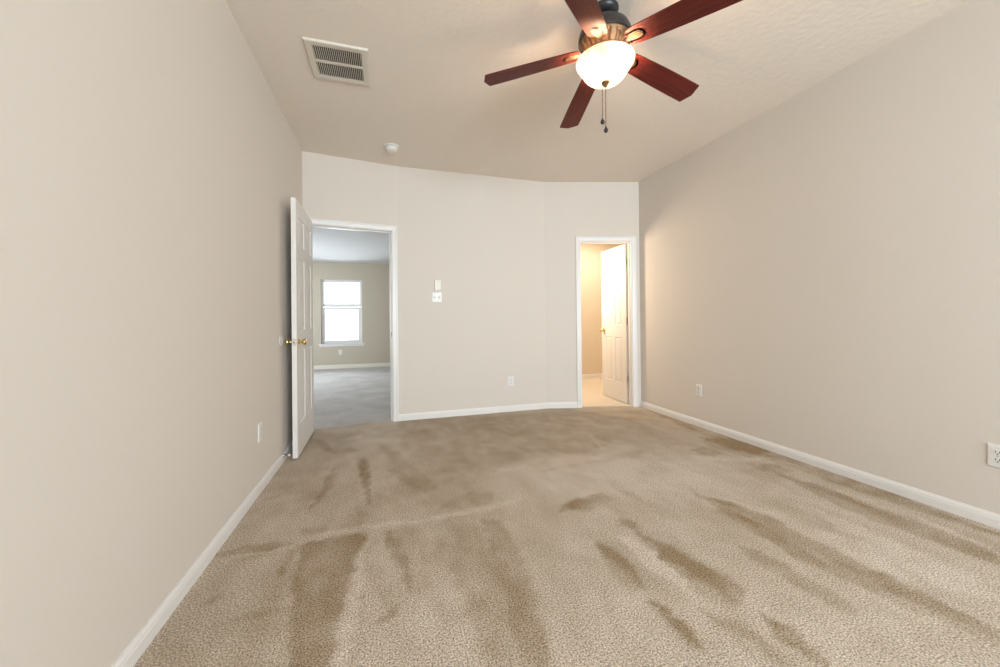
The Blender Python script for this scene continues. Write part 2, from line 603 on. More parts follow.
POLYS = [
    ([(-0.73, 1.34), (-0.77, 1.94), (-0.77, 2.72), (-0.73, 3.78), (-0.55, 3.98), (0.06, 4.07), (0.61, 3.59), (0.59, 2.09), (0.27, 2.1), (-0.42, 2.06), (-0.29, 1.21)], 0.06, 0.09),  # sheared nap on the left; the dimmer, warmer light there is painted in too
    ([(-0.18, 2.02), (-0.09, 2.01), (-0.03, 1.78), (0.01, 1.54), (-0.01, 1.42), (-0.07, 1.59)], 0.03, 0.18),
    ([(-0.03, 2.01), (0.11, 2.02), (0.17, 1.75), (0.16, 1.55), (0.1, 1.48), (0.06, 1.71)], 0.03, 0.20),
    ([(0.22, 2.01), (0.43, 2.05), (0.44, 1.63), (0.42, 1.31), (0.38, 1.1), (0.28, 1.06), (0.29, 1.32), (0.27, 1.68)], 0.04, 0.20),
    ([(0.46, 1.98), (0.57, 1.94), (0.58, 1.52), (0.48, 1.08), (0.43, 1.01), (0.38, 1.03), (0.44, 1.43)], 0.02, 0.27),
    ([(-0.26, 3.21), (-0.16, 3.18), (-0.11, 2.33), (-0.15, 2.41)], 0.02, 0.22),
    ([(-0.43, 2.34), (-0.42, 2.56), (-0.35, 3.02), (-0.36, 2.67)], 0.02, 0.22),
    ([(-0.11, 3.52), (0.02, 3.36), (0.31, 2.4), (0.21, 2.4), (0.07, 2.77)], 0.03, 0.16),
    ([(1.2, 1.64), (1.27, 1.46), (1.32, 1.27), (1.33, 1.13), (1.25, 1.1), (1.2, 1.23), (1.14, 1.36)], 0.02, 0.30),
    ([(0.96, 1.62), (1.01, 1.56), (1.01, 1.41), (0.98, 1.26), (0.91, 1.27), (0.9, 1.4)], 0.02, 0.27),
    ([(1.22, 1.38), (1.31, 1.27), (1.26, 1.09), (1.22, 1.1), (1.18, 1.2)], 0.03, 0.16),
    ([(0.94, 1.2), (0.98, 1.15), (0.96, 0.98), (0.92, 0.98), (0.92, 1.08)], 0.02, 0.27),
    ([(1.3, 1.05), (1.35, 0.95), (1.27, 0.75), (1.13, 0.8), (1.25, 0.94)], 0.02, 0.22),
    ([(1.11, 1.12), (1.2, 1.03), (1.21, 0.85), (1.08, 0.84), (1.08, 0.96)], 0.03, 0.16),
    ([(1.8, 1.92), (1.96, 1.58), (1.98, 1.25), (1.97, 0.96), (2.01, 0.75), (1.89, 0.71), (1.84, 0.85), (1.79, 1.06), (1.74, 1.31), (1.74, 1.57)], 0.02, 0.27),
    ([(2.57, 1.96), (2.65, 1.56), (2.65, 1.22), (2.66, 0.99), (2.51, 0.93), (2.46, 1.16), (2.43, 1.48)], 0.02, 0.30),
    ([(2.7, 2.76), (2.95, 2.56), (2.91, 2.26), (2.65, 2.21), (2.54, 2.43)], 0.03, 0.24),
    ([(2.37, 2.06), (2.78, 2.08), (2.66, 1.86), (2.36, 1.83)], 0.03, 0.18),
    ([(0.94, 1.98), (1.25, 2.06), (1.3, 1.96), (1.07, 1.87)], 0.03, 0.20),
    ([(1.59, 2.31), (1.94, 2.35), (1.98, 2.19), (1.6, 2.13)], 0.04, 0.12),
    ([(-0.43, 2.02), (-0.28, 2.03), (-0.12, 2.02), (-0.15, 1.68), (-0.18, 1.42), (-0.18, 1.2), (-0.3, 1.24), (-0.36, 1.63)], 0.03, 0.52),
    ([(0.1, 4.18), (0.67, 4.15), (0.64, 3.06), (0.59, 2.19), (0.45, 2.14), (0.25, 2.42), (0.12, 3.11)], 0.10, 0.16),
    ([(0.67, 4.15), (1.9, 3.97), (2.83, 3.75), (2.15, 3.08), (1.63, 2.68), (1.09, 2.63), (0.63, 2.66), (0.64, 3.06)], 0.14, 0.26),
    ([(2.83, 3.75), (2.91, 2.96), (2.44, 2.59), (1.97, 2.62), (1.88, 2.92)], 0.14, 0.16),
    ([(0.56, 2.65), (1.27, 2.66), (2.34, 2.38), (2.35, 1.89), (1.76, 1.79), (1.27, 2.09), (0.75, 2.12)], 0.20, -0.16),
    ([(-0.74, 1.38), (-0.76, 1.9), (-0.45, 1.97), (-0.3, 1.24)], 0.10, 0.10),
]
#@@END@@


def nap_and_light(x, y):
    wx = x + (fbm(x * 6, y * 6, 11) - 0.5) * 0.05 + (fbm(x * 24, y * 24, 12) - 0.5) * 0.05
    wy = y + (fbm(x * 6, y * 6, 31) - 0.5) * 0.05 + (fbm(x * 24, y * 24, 32) - 0.5) * 0.05
    v = 0.30 + (fbm(x * 1.3, y * 1.3, 50) - 0.5) * 0.22 + (fbm(x * 7, y * 3.2, 60) - 0.5) * 0.34 + (fbm(x * 17 + y * 5, y * 11 - x * 4, 90) - 0.5) * 0.30
    for pts, w0, w1, s in STROKES:
        n = len(pts) - 1
        best, bw = 9, w0
        for i in range(n):
            d, t = seg_dist((wx, wy), pts[i], pts[i + 1])
            tt = (i + t) / n
            if d < best:
                best, bw = d, (w0 + (w1 - w0) * tt) * min(1.0, 0.25 + 3 * tt, 0.25 + 4 * (1 - tt))
        bw *= 0.5
        e = max(0.016, bw * 0.45)
        k = max(0.0, min(1.0, 0.5 + (bw - best) / e))
        if k > 0:
            v += s * k * (0.15 + 1.7 * fbm(x * 16, y * 16, 77))
    for poly, soft, s in POLYS:
        d = inside((wx, wy), poly)
        k = max(0.0, min(1.0, 0.5 + d / soft))
        v += s * k * (0.68 + 0.64 * fbm(x * 14, y * 14, 70 + len(poly)))
    return max(0.0, min(1.0, v))


def carpet(name, x0, x1, y0, y1, step, material):
    nx = int((x1 - x0) / step) + 1
    ys = []
    y = y0
    while y < 0.6:
        ys.append(y)
        y += 0.25
    while y < y1 - step:
        ys.append(y)
        y += step
    ys.append(y1)
    ny = len(ys)
    vs, cols, fs = [], [], []
    for j in range(ny):
        for i in range(nx):
            x, y = x0 + (x1 - x0) * i / (nx - 1), ys[j]
            vs.append((x, y, 0))
            cols.append(nap_and_light(x, y))
    for j in range(ny - 1):
        for i in range(nx - 1):
            a = j * nx + i
            fs.append((a, a + 1, a + nx + 1, a + nx))
    # thickness below
    n = len(vs)
    for (x, y) in ((x0, y0), (x1, y0), (x1, y1), (x0, y1)):
        vs.append((x, y, -0.06))
        cols.append(0.3)
    fs.append((n + 3, n + 2, n + 1, n))
    fs.append((0, nx - 1, n + 1, n) if False else (n, n + 1, nx - 1, 0))
    fs.append((n + 1, n + 2, nx * ny - 1, nx - 1))
    fs.append((n + 2, n + 3, nx * (ny - 1), nx * ny - 1))
    fs.append((n + 3, n, 0, nx * (ny - 1)))
    me = bpy.data.meshes.new(name)
    me.from_pydata(vs, [], fs)
    at = me.attributes.new('nap_and_light', 'FLOAT', 'POINT')
    at.data.foreach_set('value', cols)
    me.materials.append(material)
    o = bpy.data.objects.new(name, me)
    COL.objects.link(o)
    return structure(o)


carpet('floor', XL - 0.1, XR + 0.1, REAR - 0.1, 4.22, 0.0145, M['carpet'])

# ------------------------------------------------------------------ baseboards
BASE = [(0, 0), (0.013, 0), (0.013, 0.043), (0.0105, 0.049), (0.0105, 0.056), (0.006, 0.063), (0.004, 0.070), (0, 0.070)]


def baseboard(name, path, material, prof=BASE):
    """path along the wall foot, room on the right-hand side of travel... normal = to the right."""
    pts = [Vector(p) for p in path]
    st = []
    for i, p in enumerate(pts):
        ds = []
        if i > 0:
            ds.append((pts[i] - pts[i - 1]).normalized())
        if i < len(pts) - 1:
            ds.append((pts[i + 1] - pts[i]).normalized())
        ns = [Vector((d.y, -d.x)) for d in ds]
        m = sum(ns, Vector((0, 0))).normalized()
        m = m / m.dot(ns[0])
        st.append(lambda t, z, p=p, m=m: Vector((p.x + m.x * t, p.y + m.y * t, z)))
    return structure(link(name, sweep(bmesh.new(), prof, st), material))


C = 0.046
baseboard('baseboard_left', [(XL, REAR), (XL, 4.06)], M['trim'])
baseboard('baseboard_back', [tuple(S1.p(D1[1] + C)[:2]), tuple(PTS[1]), tuple(PTS[2]), tuple(S3.p(D2[0] - C)[:2])], M['trim'])
baseboard('baseboard_right', [(XR, 3.89), (XR, REAR)], M['trim'])
baseboard('baseboard_rear', [(XR - 0.013, REAR), (XL + 0.013, REAR)], M['trim'])

# ------------------------------------------------------------------ door trims
CAS = [(0, 0), (0, -0.007), (0.006, -0.011), (0.034, -0.013), (0.042, -0.017), (0.053, -0.017), (0.057, -0.012), (0.057, 0)]


def door_trim(name, s, cut, label, strike_z=None):
    a, b, h = cut
    rv = 0.011
    st = [lambda o, t: s.p(a + rv - o, t, 0.0), lambda o, t: s.p(a + rv - o, t, h - rv + o),
          lambda o, t: s.p(b - rv + o, t, h - rv + o), lambda o, t: s.p(b - rv + o, t, 0.0)]
    tr = structure(link(name, sweep(bmesh.new(), CAS, st), M['trim']), label)
    mx = s.mtx()
    jt = 0.016
    jb = boxes([(a, a + jt, 0.0, TW, 0, h - jt), (b - jt, b, 0.0, TW, 0, h - jt), (a, b, 0.0, TW, h - jt, h)], mx)
    link('jamb', jb, M['trim'], tr)
    y0, y1 = (0.042, 0.078)
    sb = boxes([(a + jt, a + jt + 0.01, y0, y1, 0, h - jt - 0.01), (b - jt - 0.01, b - jt, y0, y1, 0, h - jt - 0.01),
                (a + jt, b - jt, y0, y1, h - jt - 0.01, h - jt)], mx)
    link('door_stop_strip', sb, M['trim'], tr)
    if strike_z:
        link('strike_plate', boxes([(b - jt - 0.0015, b - jt, 0.004, 0.034, strike_z - 0.028, strike_z + 0.028)], mx), M['bronze'], tr)
    return tr


door_trim('trim_1', S1, D1, 'white casing and jamb around the left doorway', 0.93)
door_trim('trim_2', S3, D2, 'white casing and jamb around the right doorway')


# ------------------------------------------------------------------ six-panel doors
def door_leaf(name, Wd, H, t, mtx, label, hinges, knob_z=0.905, hinge_side=1, plate=True):
    """local x 0 (hinge) .. Wd (latch); local y -t/2..t/2; two moulded faces."""
    st, mid = 0.105, 0.085
    pw = (Wd - 2 * st - mid) / 2
    xs = [0, st, st + pw, st + pw + mid, st + 2 * pw + mid, Wd]
    k = H / 2.02
    zs = [0, 0.24 * k, 0.83 * k, 0.99 * k, 1.57 * k, 1.67 * k, 1.90 * k, H]
    bm = bmesh.new()
    for sy in (-1, 1):
        grid = [[bm.verts.new((x, sy * t / 2, z)) for x in xs] for z in zs]
        pan = []
        for j in range(7):
            for i in range(5):
                q = (grid[j][i], grid[j][i + 1], grid[j + 1][i + 1], grid[j + 1][i])
                f = bm.faces.new(q if sy < 0 else tuple(reversed(q)))
                if i in (1, 3) and j in (1, 3, 5):
                    pan.append(f)
        bm.normal_update()
        bmesh.ops.inset_individual(bm, faces=pan, thickness=0.012, depth=-0.009)
        bmesh.ops.inset_individual(bm, faces=pan, thickness=0.010, depth=0.0)
        bmesh.ops.inset_individual(bm, faces=pan, thickness=0.024, depth=0.0065)
    # edges of the slab
    n = len(xs)
    for (x0, x1, z0, z1) in ((0, 0, 0, H), (Wd, Wd, 0, H)):
        for j in range(7):
            q = [bm.verts.new((x0, -t / 2, zs[j])), bm.verts.new((x0, t / 2, zs[j])), bm.verts.new((x0, t / 2, zs[j + 1])), bm.verts.new((x0, -t / 2, zs[j + 1]))]
            bm.faces.new(q)
    for z in (0, H):
        for i in range(5):
            q = [bm.verts.new((xs[i], -t / 2, z)), bm.verts.new((xs[i + 1], -t / 2, z)), bm.verts.new((xs[i + 1], t / 2, z)), bm.verts.new((xs[i], t / 2, z))]
            bm.faces.new(q)
    d = structure(link(name, bm, M['door']), label)
    d.matrix_world = mtx
    kx = Wd - 0.062
    for sy in (-1, 1):
        prof = [(0, 0), (0.030, 0), (0.031, 0.004), (0.024, 0.009), (0.012, 0.012), (0.011, 0.024), (0.014, 0.028), (0.022, 0.033),
                (0.0265, 0.041), (0.0265, 0.048), (0.021, 0.056), (0.010, 0.060), (0, 0.0605)]
        kb = link('knob', lathe(bmesh.new(), prof, 32), M['brass'], d, smooth=True)
        kb['label'] = 'polished brass knob'
        kb.matrix_local = to_dir((kx, sy * t / 2, knob_z), (0, sy, 0))
    if plate:
        link('latch_plate', boxes([(Wd, Wd + 0.0015, -0.0125, 0.0125, knob_z - 0.028, knob_z + 0.028)]), M['nickel'], d)
        link('latch_bolt', boxes([(Wd + 0.0015, Wd + 0.010, -0.007, 0.007, knob_z - 0.008, knob_z + 0.008)]), M['brass'], d, bevel=0.002)
    for hz in hinges:
        hb = bmesh.new()
        lathe(hb, [(0, -0.047), (0.004, -0.047), (0.0058, -0.043), (0.0058, 0.043), (0.004, 0.047), (0, 0.047)], 14,
              Matrix.Translation((-0.005, hinge_side * (t / 2 + 0.004), hz)))
        box(hb, -0.0012, 0.0, -t / 2 + 0.002, t / 2, hz - 0.044, hz + 0.044)
        link('hinge', hb, M['nickel'], d)['label'] = 'satin metal hinge'
    return d


def leaf_mtx(hx, hy, lx, ly, z=0.012):
    return Matrix.Translation((hx, hy, z)) @ Matrix.Rotation(math.atan2(ly - hy, lx - hx), 4, 'Z')


# left door: swung open flat against the left wall
door_leaf('door_1', 0.765, 2.036, 0.035, leaf_mtx(-0.716, 4.028, -0.7005, 3.265), 'white six-panel door swung open against the left wall', (0.22, 1.02, 1.80), hinge_side=-1)
# right door: opened into the bathroom
door_leaf('door_2', 0.605, 2.0, 0.035, leaf_mtx(2.871, 4.046, 2.906, 4.66), 'white six-panel door opened into the warm lit bathroom', (0.30, 1.03, 1.78), hinge_side=-1, plate=False)

# ------------------------------------------------------------------ room beyond the left doorway
HX0, HX1, HY1, HH = -2.9, 1.45, 9.22, 2.40
structure(link('floor_hall', prism(bmesh.new(), [tuple(S1.p(0.02, 0.07)[:2]), tuple(S1.p(0.90, 0.07)[:2]), (0.3, 4.30), (HX1, 4.30), (HX1, HY1), (HX0, HY1), (HX0, 4.18), (-0.9, 4.18)], -0.06, 0.001), M['hall_carpet']))
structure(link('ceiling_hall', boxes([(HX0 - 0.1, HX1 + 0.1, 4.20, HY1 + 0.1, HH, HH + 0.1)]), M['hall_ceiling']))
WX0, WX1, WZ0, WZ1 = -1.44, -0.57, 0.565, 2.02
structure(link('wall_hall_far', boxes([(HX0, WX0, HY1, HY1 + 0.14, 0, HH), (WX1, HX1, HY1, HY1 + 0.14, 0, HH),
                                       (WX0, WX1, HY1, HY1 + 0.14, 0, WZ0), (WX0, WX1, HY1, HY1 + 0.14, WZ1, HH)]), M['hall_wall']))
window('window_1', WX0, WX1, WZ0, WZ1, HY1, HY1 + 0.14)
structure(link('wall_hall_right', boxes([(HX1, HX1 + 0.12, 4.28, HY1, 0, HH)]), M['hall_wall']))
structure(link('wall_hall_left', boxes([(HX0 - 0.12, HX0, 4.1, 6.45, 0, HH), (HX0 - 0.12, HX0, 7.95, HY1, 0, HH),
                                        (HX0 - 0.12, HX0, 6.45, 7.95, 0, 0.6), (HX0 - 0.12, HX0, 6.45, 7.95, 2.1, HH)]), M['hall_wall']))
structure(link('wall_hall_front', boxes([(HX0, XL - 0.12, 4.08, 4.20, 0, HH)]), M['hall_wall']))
baseboard('baseboard_hall', [(HX0, HY1), (HX1, HY1)], M['hall_trim'], [(t, z * 1.25) for t, z in BASE])

# ------------------------------------------------------------------ bathroom beyond the right doorway
BX0, BX1, BY1, BH = 2.0, 4.7, 6.0, 2.5
fb = bmesh.new()
prism(fb, [tuple(S3.p(0.20, 0.05)[:2]), tuple(S3.p(1.158, 0.05)[:2]), (BX1, 4.0), (BX1, BY1), (BX0, BY1), (BX0, 4.22)], -0.05, 0.006)
structure(link('floor_bath', fb, M['tile']))
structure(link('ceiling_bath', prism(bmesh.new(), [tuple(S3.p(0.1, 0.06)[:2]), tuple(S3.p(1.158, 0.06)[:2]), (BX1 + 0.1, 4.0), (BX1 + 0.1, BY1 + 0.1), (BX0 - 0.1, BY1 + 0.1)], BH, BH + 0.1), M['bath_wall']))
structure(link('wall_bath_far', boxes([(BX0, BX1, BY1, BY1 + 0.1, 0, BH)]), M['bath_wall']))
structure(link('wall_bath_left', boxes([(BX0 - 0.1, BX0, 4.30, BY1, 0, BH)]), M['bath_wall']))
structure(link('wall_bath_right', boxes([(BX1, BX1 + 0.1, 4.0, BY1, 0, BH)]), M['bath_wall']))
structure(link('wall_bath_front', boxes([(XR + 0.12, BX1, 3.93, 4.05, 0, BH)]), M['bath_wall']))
baseboard('baseboard_bath', [(BX0, BY1), (BX1, BY1)], M['trim'], [(t, z * 1.2) for t, z in BASE])
area('bath_vanity_light', (2.12, 4.85, 1.75), (1.0, -0.25, -0.1), 0.5, 0.25, 29, (1.0, 0.80, 0.58))
area('bath_ceiling_light', (3.4, 5.3, 2.47), (0, 0, -1), 0.4, 0.4, 18, (1.0, 0.86, 0.70))


# ------------------------------------------------------------------ ceiling fan
FX, FY = 1.132, 1.764
fan = thing('ceiling_fan', 'five-blade cherry wood ceiling fan with lit frosted glass bowl hanging from the ceiling', 'ceiling fan', (FX, FY, HC))
Z = lambda z: z - HC
link('canopy', lathe(bmesh.new(), [(0, 0), (0.074, 0), (0.074, -0.008), (0.068, -0.020), (0.056, -0.030), (0.042, -0.035), (0.034, -0.034), (0.032, -0.018), (0, -0.018)], 40), M['dark_metal'], fan, smooth=True)
link('downrod', lathe(bmesh.new(), [(0, -0.02), (0.013, -0.02), (0.013, Z(2.668)), (0, Z(2.668))], 20), M['dark_metal'], fan, smooth=True)
hs = [(0, 2.686), (0.026, 2.686), (0.030, 2.679), (0.040, 2.674), (0.074, 2.666), (0.102, 2.653), (0.124, 2.632), (0.136, 2.606), (0.140, 2.588), (0.140, 2.570),
      (0.135, 2.565), (0, 2.565)]
house = link('motor_housing', lathe(bmesh.new(), [(r, Z(z)) for r, z in hs], 56), M['dark_metal'], fan, smooth=True)


def flute(r, z, a):
    w = max(0.0, sin(a * 15))
    if Z(2.500) < z < Z(2.548):
        return r - 0.011 * w ** 0.6
    return r


bp = [(0, 2.565), (0.133, 2.565), (0.136, 2.560), (0.133, 2.552), (0.131, 2.546), (0.127, 2.530), (0.121, 2.520), (0.115, 2.510), (0.111, 2.502), (0.110, 2.498), (0.112, 2.492), (0.104, 2.484), (0, 2.484)]
band = link('decorative_band', lathe(bmesh.new(), [(r, Z(z)) for r, z in bp], 180, flute=flute), M['bronze'], house, smooth=True)
band['label'] = 'fluted antique bronze band'
sw = [(0, 2.484), (0.092, 2.484), (0.094, 2.478), (0.082, 2.472), (0.078, 2.462), (0.070, 2.456), (0.030, 2.454), (0, 2.454)]
link('switch_housing', lathe(bmesh.new(), [(r, Z(z)) for r, z in sw], 48), M['bronze'], fan, smooth=True)

# glass bowl: rolled lip, flared rim, waist, rounded bottom
bo = [(0.1455, 2.458), (0.148, 2.4615), (0.1515, 2.461), (0.153, 2.457), (0.151, 2.450), (0.141, 2.435), (0.130, 2.420), (0.124, 2.411), (0.118, 2.400), (0.107, 2.384), (0.091, 2.369), (0.070, 2.358),
      (0.044, 2.351), (0.015, 2.349)]
bowl = link('light_bowl', lathe(bmesh.new(), [(r, Z(z)) for r, z in bo], 64), M['alabaster'], fan, smooth=True)
bowl['label'] = 'glowing frosted alabaster glass bowl'
fin = [(0, 2.355), (0.018, 2.355), (0.021, 2.349), (0.019, 2.343), (0.012, 2.339), (0.009, 2.335), (0.011, 2.330), (0.007, 2.325), (0, 2.324)]
link('finial', lathe(bmesh.new(), [(r, Z(z)) for r, z in fin], 28), M['bronze'], bowl, smooth=True)
link('bulb_stem', lathe(bmesh.new(), [(0, Z(2.456)), (0.006, Z(2.456)), (0.006, Z(2.354)), (0, Z(2.354))], 12), M['nickel'], bowl, smooth=True)


def chain(dx, dy, z_end):
    bm = bmesh.new()
    z = 2.342
    while z > z_end + 0.026:
        lathe(bm, [(0, 0.0025), (0.0019, 0.0016), (0.0025, 0), (0.0019, -0.0016), (0, -0.0025)], 8, Matrix.Translation((dx, dy, Z(z))))
        z -= 0.0052
    lathe(bm, [(0, Z(2.344)), (0.0012, Z(2.344)), (0.0012, Z(z_end + 0.02)), (0, Z(z_end + 0.02))], 6, Matrix.Translation((dx, dy, 0)))
    c = link('pull_chain', bm, M['bronze'], fan, smooth=True)
    k = [(0, 0.030), (0.003, 0.030), (0.004, 0.024), (0.0095, 0.015), (0.0115, 0.007), (0.0095, 0.000), (0.004, -0.004), (0, -0.0045)]
    link('pull_knob', lathe(bmesh.new(), k, 20, Matrix.Translation((dx, dy, Z(z_end)))), M['dark_metal'], c, smooth=True)['label'] = 'dark teardrop pull knob'


chain(-0.016, 0.004, 2.128)
chain(0.000, -0.002, 2.082)

PH, PIT, DROOP, RB = 0.1395, -0.1872, 0.1326, 0.6546
HALF = [(0.135, 0.036), (0.141, 0.044), (0.155, 0.050), (0.185, 0.055), (0.23, 0.058), (0.30, 0.061), (0.42, 0.0650), (0.55, 0.0675), (RB, 0.068)]
NOTCH = [(0.1445, 0.0315), (0.160, 0.0335), (0.180, 0.0345), (0.198, 0.0330), (0.212, 0.0285), (0.222, 0.0205), (0.228, 0.0105)]


def make_blade():
    th = 0.006
    pts = HALF + [(RB + 0.0203, 0.0)] + [(x, -y) for x, y in reversed(HALF)]
    pts += [(x, -y) for x, y in NOTCH] + [(0.230, 0.0)] + list(reversed(NOTCH))
    bm = bmesh.new()
    prism(bm, pts, 0.0, th)
    bmesh.ops.triangulate(bm, faces=[f for f in bm.faces if len(f.verts) > 4])
    b = link('blade', bm, M['wood'], fan)
    # cast leaf showing in the notch of the blade root, ribbed
    mb = bmesh.new()
    prof = [(0.112, 0.013), (0.130, 0.019), (0.148, 0.027), (0.166, 0.0325), (0.184, 0.0335), (0.198, 0.0295), (0.208, 0.021), (0.213, 0.009)]
    NV = 15
    top, bot = [], []
    for x, w in prof:
        rowt, rowb = [], []
        for k in range(NV):
            v = -1 + 2 * k / (NV - 1)
            rib = 0.0022 * (1 if k % 2 else 0) if 0 < k < NV - 1 else 0
            zz = 0.004 - 0.010 * (1 - v * v) * min(1.0, w / 0.022) + rib
            rowb.append(mb.verts.new((x + 0.004 * (1 - v * v), w * v, zz)))
            rowt.append(mb.verts.new((x, w * v, 0.0055)))
        top.append(rowt)
        bot.append(rowb)
    for rows in (top, bot):
        for A, B in zip(rows, rows[1:]):
            for k in range(NV - 1):
                mb.faces.new((A[k], A[k + 1], B[k + 1], B[k]))
    for A, B in ((top[0], bot[0]), (top[-1], bot[-1])):
        for k in range(NV - 1):
            mb.faces.new((A[k], A[k + 1], B[k + 1], B[k]))
    for k in (0, NV - 1):
        for i in range(len(prof) - 1):
            mb.faces.new((top[i][k], top[i + 1][k], bot[i + 1][k], bot[i][k]))
    link('medallion', mb, M['medallion_bronze'], b)['label'] = 'bronze leaf medallion in the blade root'
    # iron: plate over the root, dark for the notch's shade, and motor arm
    ib = bmesh.new()
    prism(ib, [(0.128, -0.030), (0.17, -0.046), (0.23, -0.050), (0.265, -0.030), (0.275, 0.0), (0.265, 0.030), (0.23, 0.050), (0.17, 0.046), (0.128, 0.030)], th, th + 0.004)
    arm = [(0.140, -0.018, th), (0.115, -0.016, 0.000), (0.085, -0.016, -0.010)]
    rows = []
    for x, y, z in arm:
        rows.append([ib.verts.new((x, y, z)), ib.verts.new((x, -y, z)), ib.verts.new((x, -y, z + 0.008)), ib.verts.new((x, y, z + 0.008))])
    for A, B in zip(rows, rows[1:]):
        for i in range(4):
            ib.faces.new((A[i], A[(i + 1) % 4], B[(i + 1) % 4], B[i]))
    ib.faces.new(rows[0])
    ib.faces.new(rows[-1][::-1])
    link('blade_iron', ib, M['dark_metal'], b)
    return b


b0 = make_blade()
for k in range(5):
    if k == 0:
        b = b0
    else:
        b = b0.copy()
        COL.objects.link(b)
        b.parent = fan
        for ch in list(b0.children):
            c = ch.copy()
            COL.objects.link(c)
            c.parent = b
    b.matrix_local = (Matrix.Translation((0, 0, Z(2.530))) @ Matrix.Rotation(PH + k * 2 * pi / 5, 4, 'Z')
                      @ Matrix.Rotation(DROOP, 4, 'Y') @ Matrix.Rotation(PIT, 4, 'X'))

# the bulbs burning in the open-topped bowl
for k in range(3):
    ld = bpy.data.lights.new('bulb_light', 'POINT')
    ld.energy = 5.6
    ld.color = (1.0, 0.70, 0.46)
    ld.shadow_soft_size = 0.02
    lo = bpy.data.objects.new('bulb_light', ld)
    COL.objects.link(lo)
    a = 0.5 + k * 2 * pi / 3
    lo.location = (FX + 0.06 * cos(a), FY + 0.06 * sin(a), 2.420)

# ------------------------------------------------------------------ return air vent in the ceiling
vx0, vx1, vy0, vy1 = -0.468, -0.100, 2.413, 2.785
vc = ((vx0 + vx1) / 2, (vy0 + vy1) / 2)
vent = thing('air_vent', 'square cream louvered return air vent set in the ceiling near the left wall', 'air vent', (vc[0], vc[1], HC))
hw, hh = (vx1 - vx0) / 2, (vy1 - vy0) / 2
prof = [(0, 0), (0.004, -0.010), (0.012, -0.013), (0.044, -0.010), (0.044, 0)]
fb = bmesh.new()
rows = []
for sx, sy in ((-1, -1), (1, -1), (1, 1), (-1, 1)):
    rows.append([fb.verts.new((sx * (hw - t), sy * (hh - t), z)) for t, z in prof])
for i in range(4):
    A, B = rows[i], rows[(i + 1) % 4]
    for k in range(len(prof)):
        j = (k + 1) % len(prof)
        fb.faces.new((A[k], A[j], B[j], B[k]))
link('vent_frame', fb, M['vent_paint'], vent)
link('duct_backing', boxes([(-hw + 0.03, hw - 0.03, -hh + 0.03, hh - 0.03, -0.003, 0.0)]), M['vent_dark'], vent)
iw, ih = hw - 0.044, hh - 0.044
link('center_bar', boxes([(-iw, iw, -0.010, 0.010, -0.0105, -0.003)]), M['vent_paint'], vent)
NS = 24
for (ya, yb_) in ((-ih, -0.010), (0.010, ih)):
    lb = bmesh.new()
    for k in range(NS):
        x = -iw + (k + 0.5) * 2 * iw / NS
        q = [(x - 0.0024, -0.0100), (x - 0.0010, -0.0106), (x + 0.0018, -0.0042), (x + 0.0004, -0.0034)]
        A = [lb.verts.new((a, ya, z)) for a, z in q]
        B = [lb.verts.new((a, yb_, z)) for a, z in q]
        for i in range(4):
            lb.faces.new((A[i], A[(i + 1) % 4], B[(i + 1) % 4], B[i]))
        lb.faces.new(A)
        lb.faces.new(B[::-1])
    link('louver_panel', lb, M['vent_paint'], vent)

# ------------------------------------------------------------------ smoke detector
sd = thing('smoke_detector', 'round white smoke detector on the ceiling above the left doorway', 'smoke detector', (0.047, 3.712, HC))
link('mounting_plate', lathe(bmesh.new(), [(0, 0), (0.070, 0), (0.071, -0.006), (0.066, -0.010), (0, -0.010)], 40), M['plastic'], sd, smooth=True)
link('sensor_ring', lathe(bmesh.new(), [(0, -0.010), (0.054, -0.010), (0.054, -0.016), (0, -0.016)], 40), M['plastic_grey'], sd, smooth=True)
link('cover', lathe(bmesh.new(), [(0, -0.016), (0.055, -0.016), (0.056, -0.030), (0.050, -0.043), (0.036, -0.050), (0, -0.051)], 40), M['plastic'], sd, smooth=True)


# ------------------------------------------------------------------ wall plates (local x right, y into the room = -y, z up)
def plate_bm(w, h, t=0.006):
    bm = bmesh.new()
    b = 0.005
    q = [(-w / 2, 0, -h / 2, w / 2, h / 2), ]
    A = [bm.verts.new((x, 0, z)) for x, z in ((-w / 2, -h / 2), (w / 2, -h / 2), (w / 2, h / 2), (-w / 2, h / 2))]
    B = [bm.verts.new((x, -t * 0.5, z)) for x, z in ((-w / 2, -h / 2), (w / 2, -h / 2), (w / 2, h / 2), (-w / 2, h / 2))]
    Cc = [bm.verts.new((x, -t, z)) for x, z in ((-w / 2 + b, -h / 2 + b), (w / 2 - b, -h / 2 + b), (w / 2 - b, h / 2 - b), (-w / 2 + b, h / 2 - b))]
    for P, Q in ((A, B), (B, Cc)):
        for i in range(4):
            bm.faces.new((P[i], P[(i + 1) % 4], Q[(i + 1) % 4], Q[i]))
    bm.faces.new(Cc)
    bm.faces.new(A[::-1])
    return bm


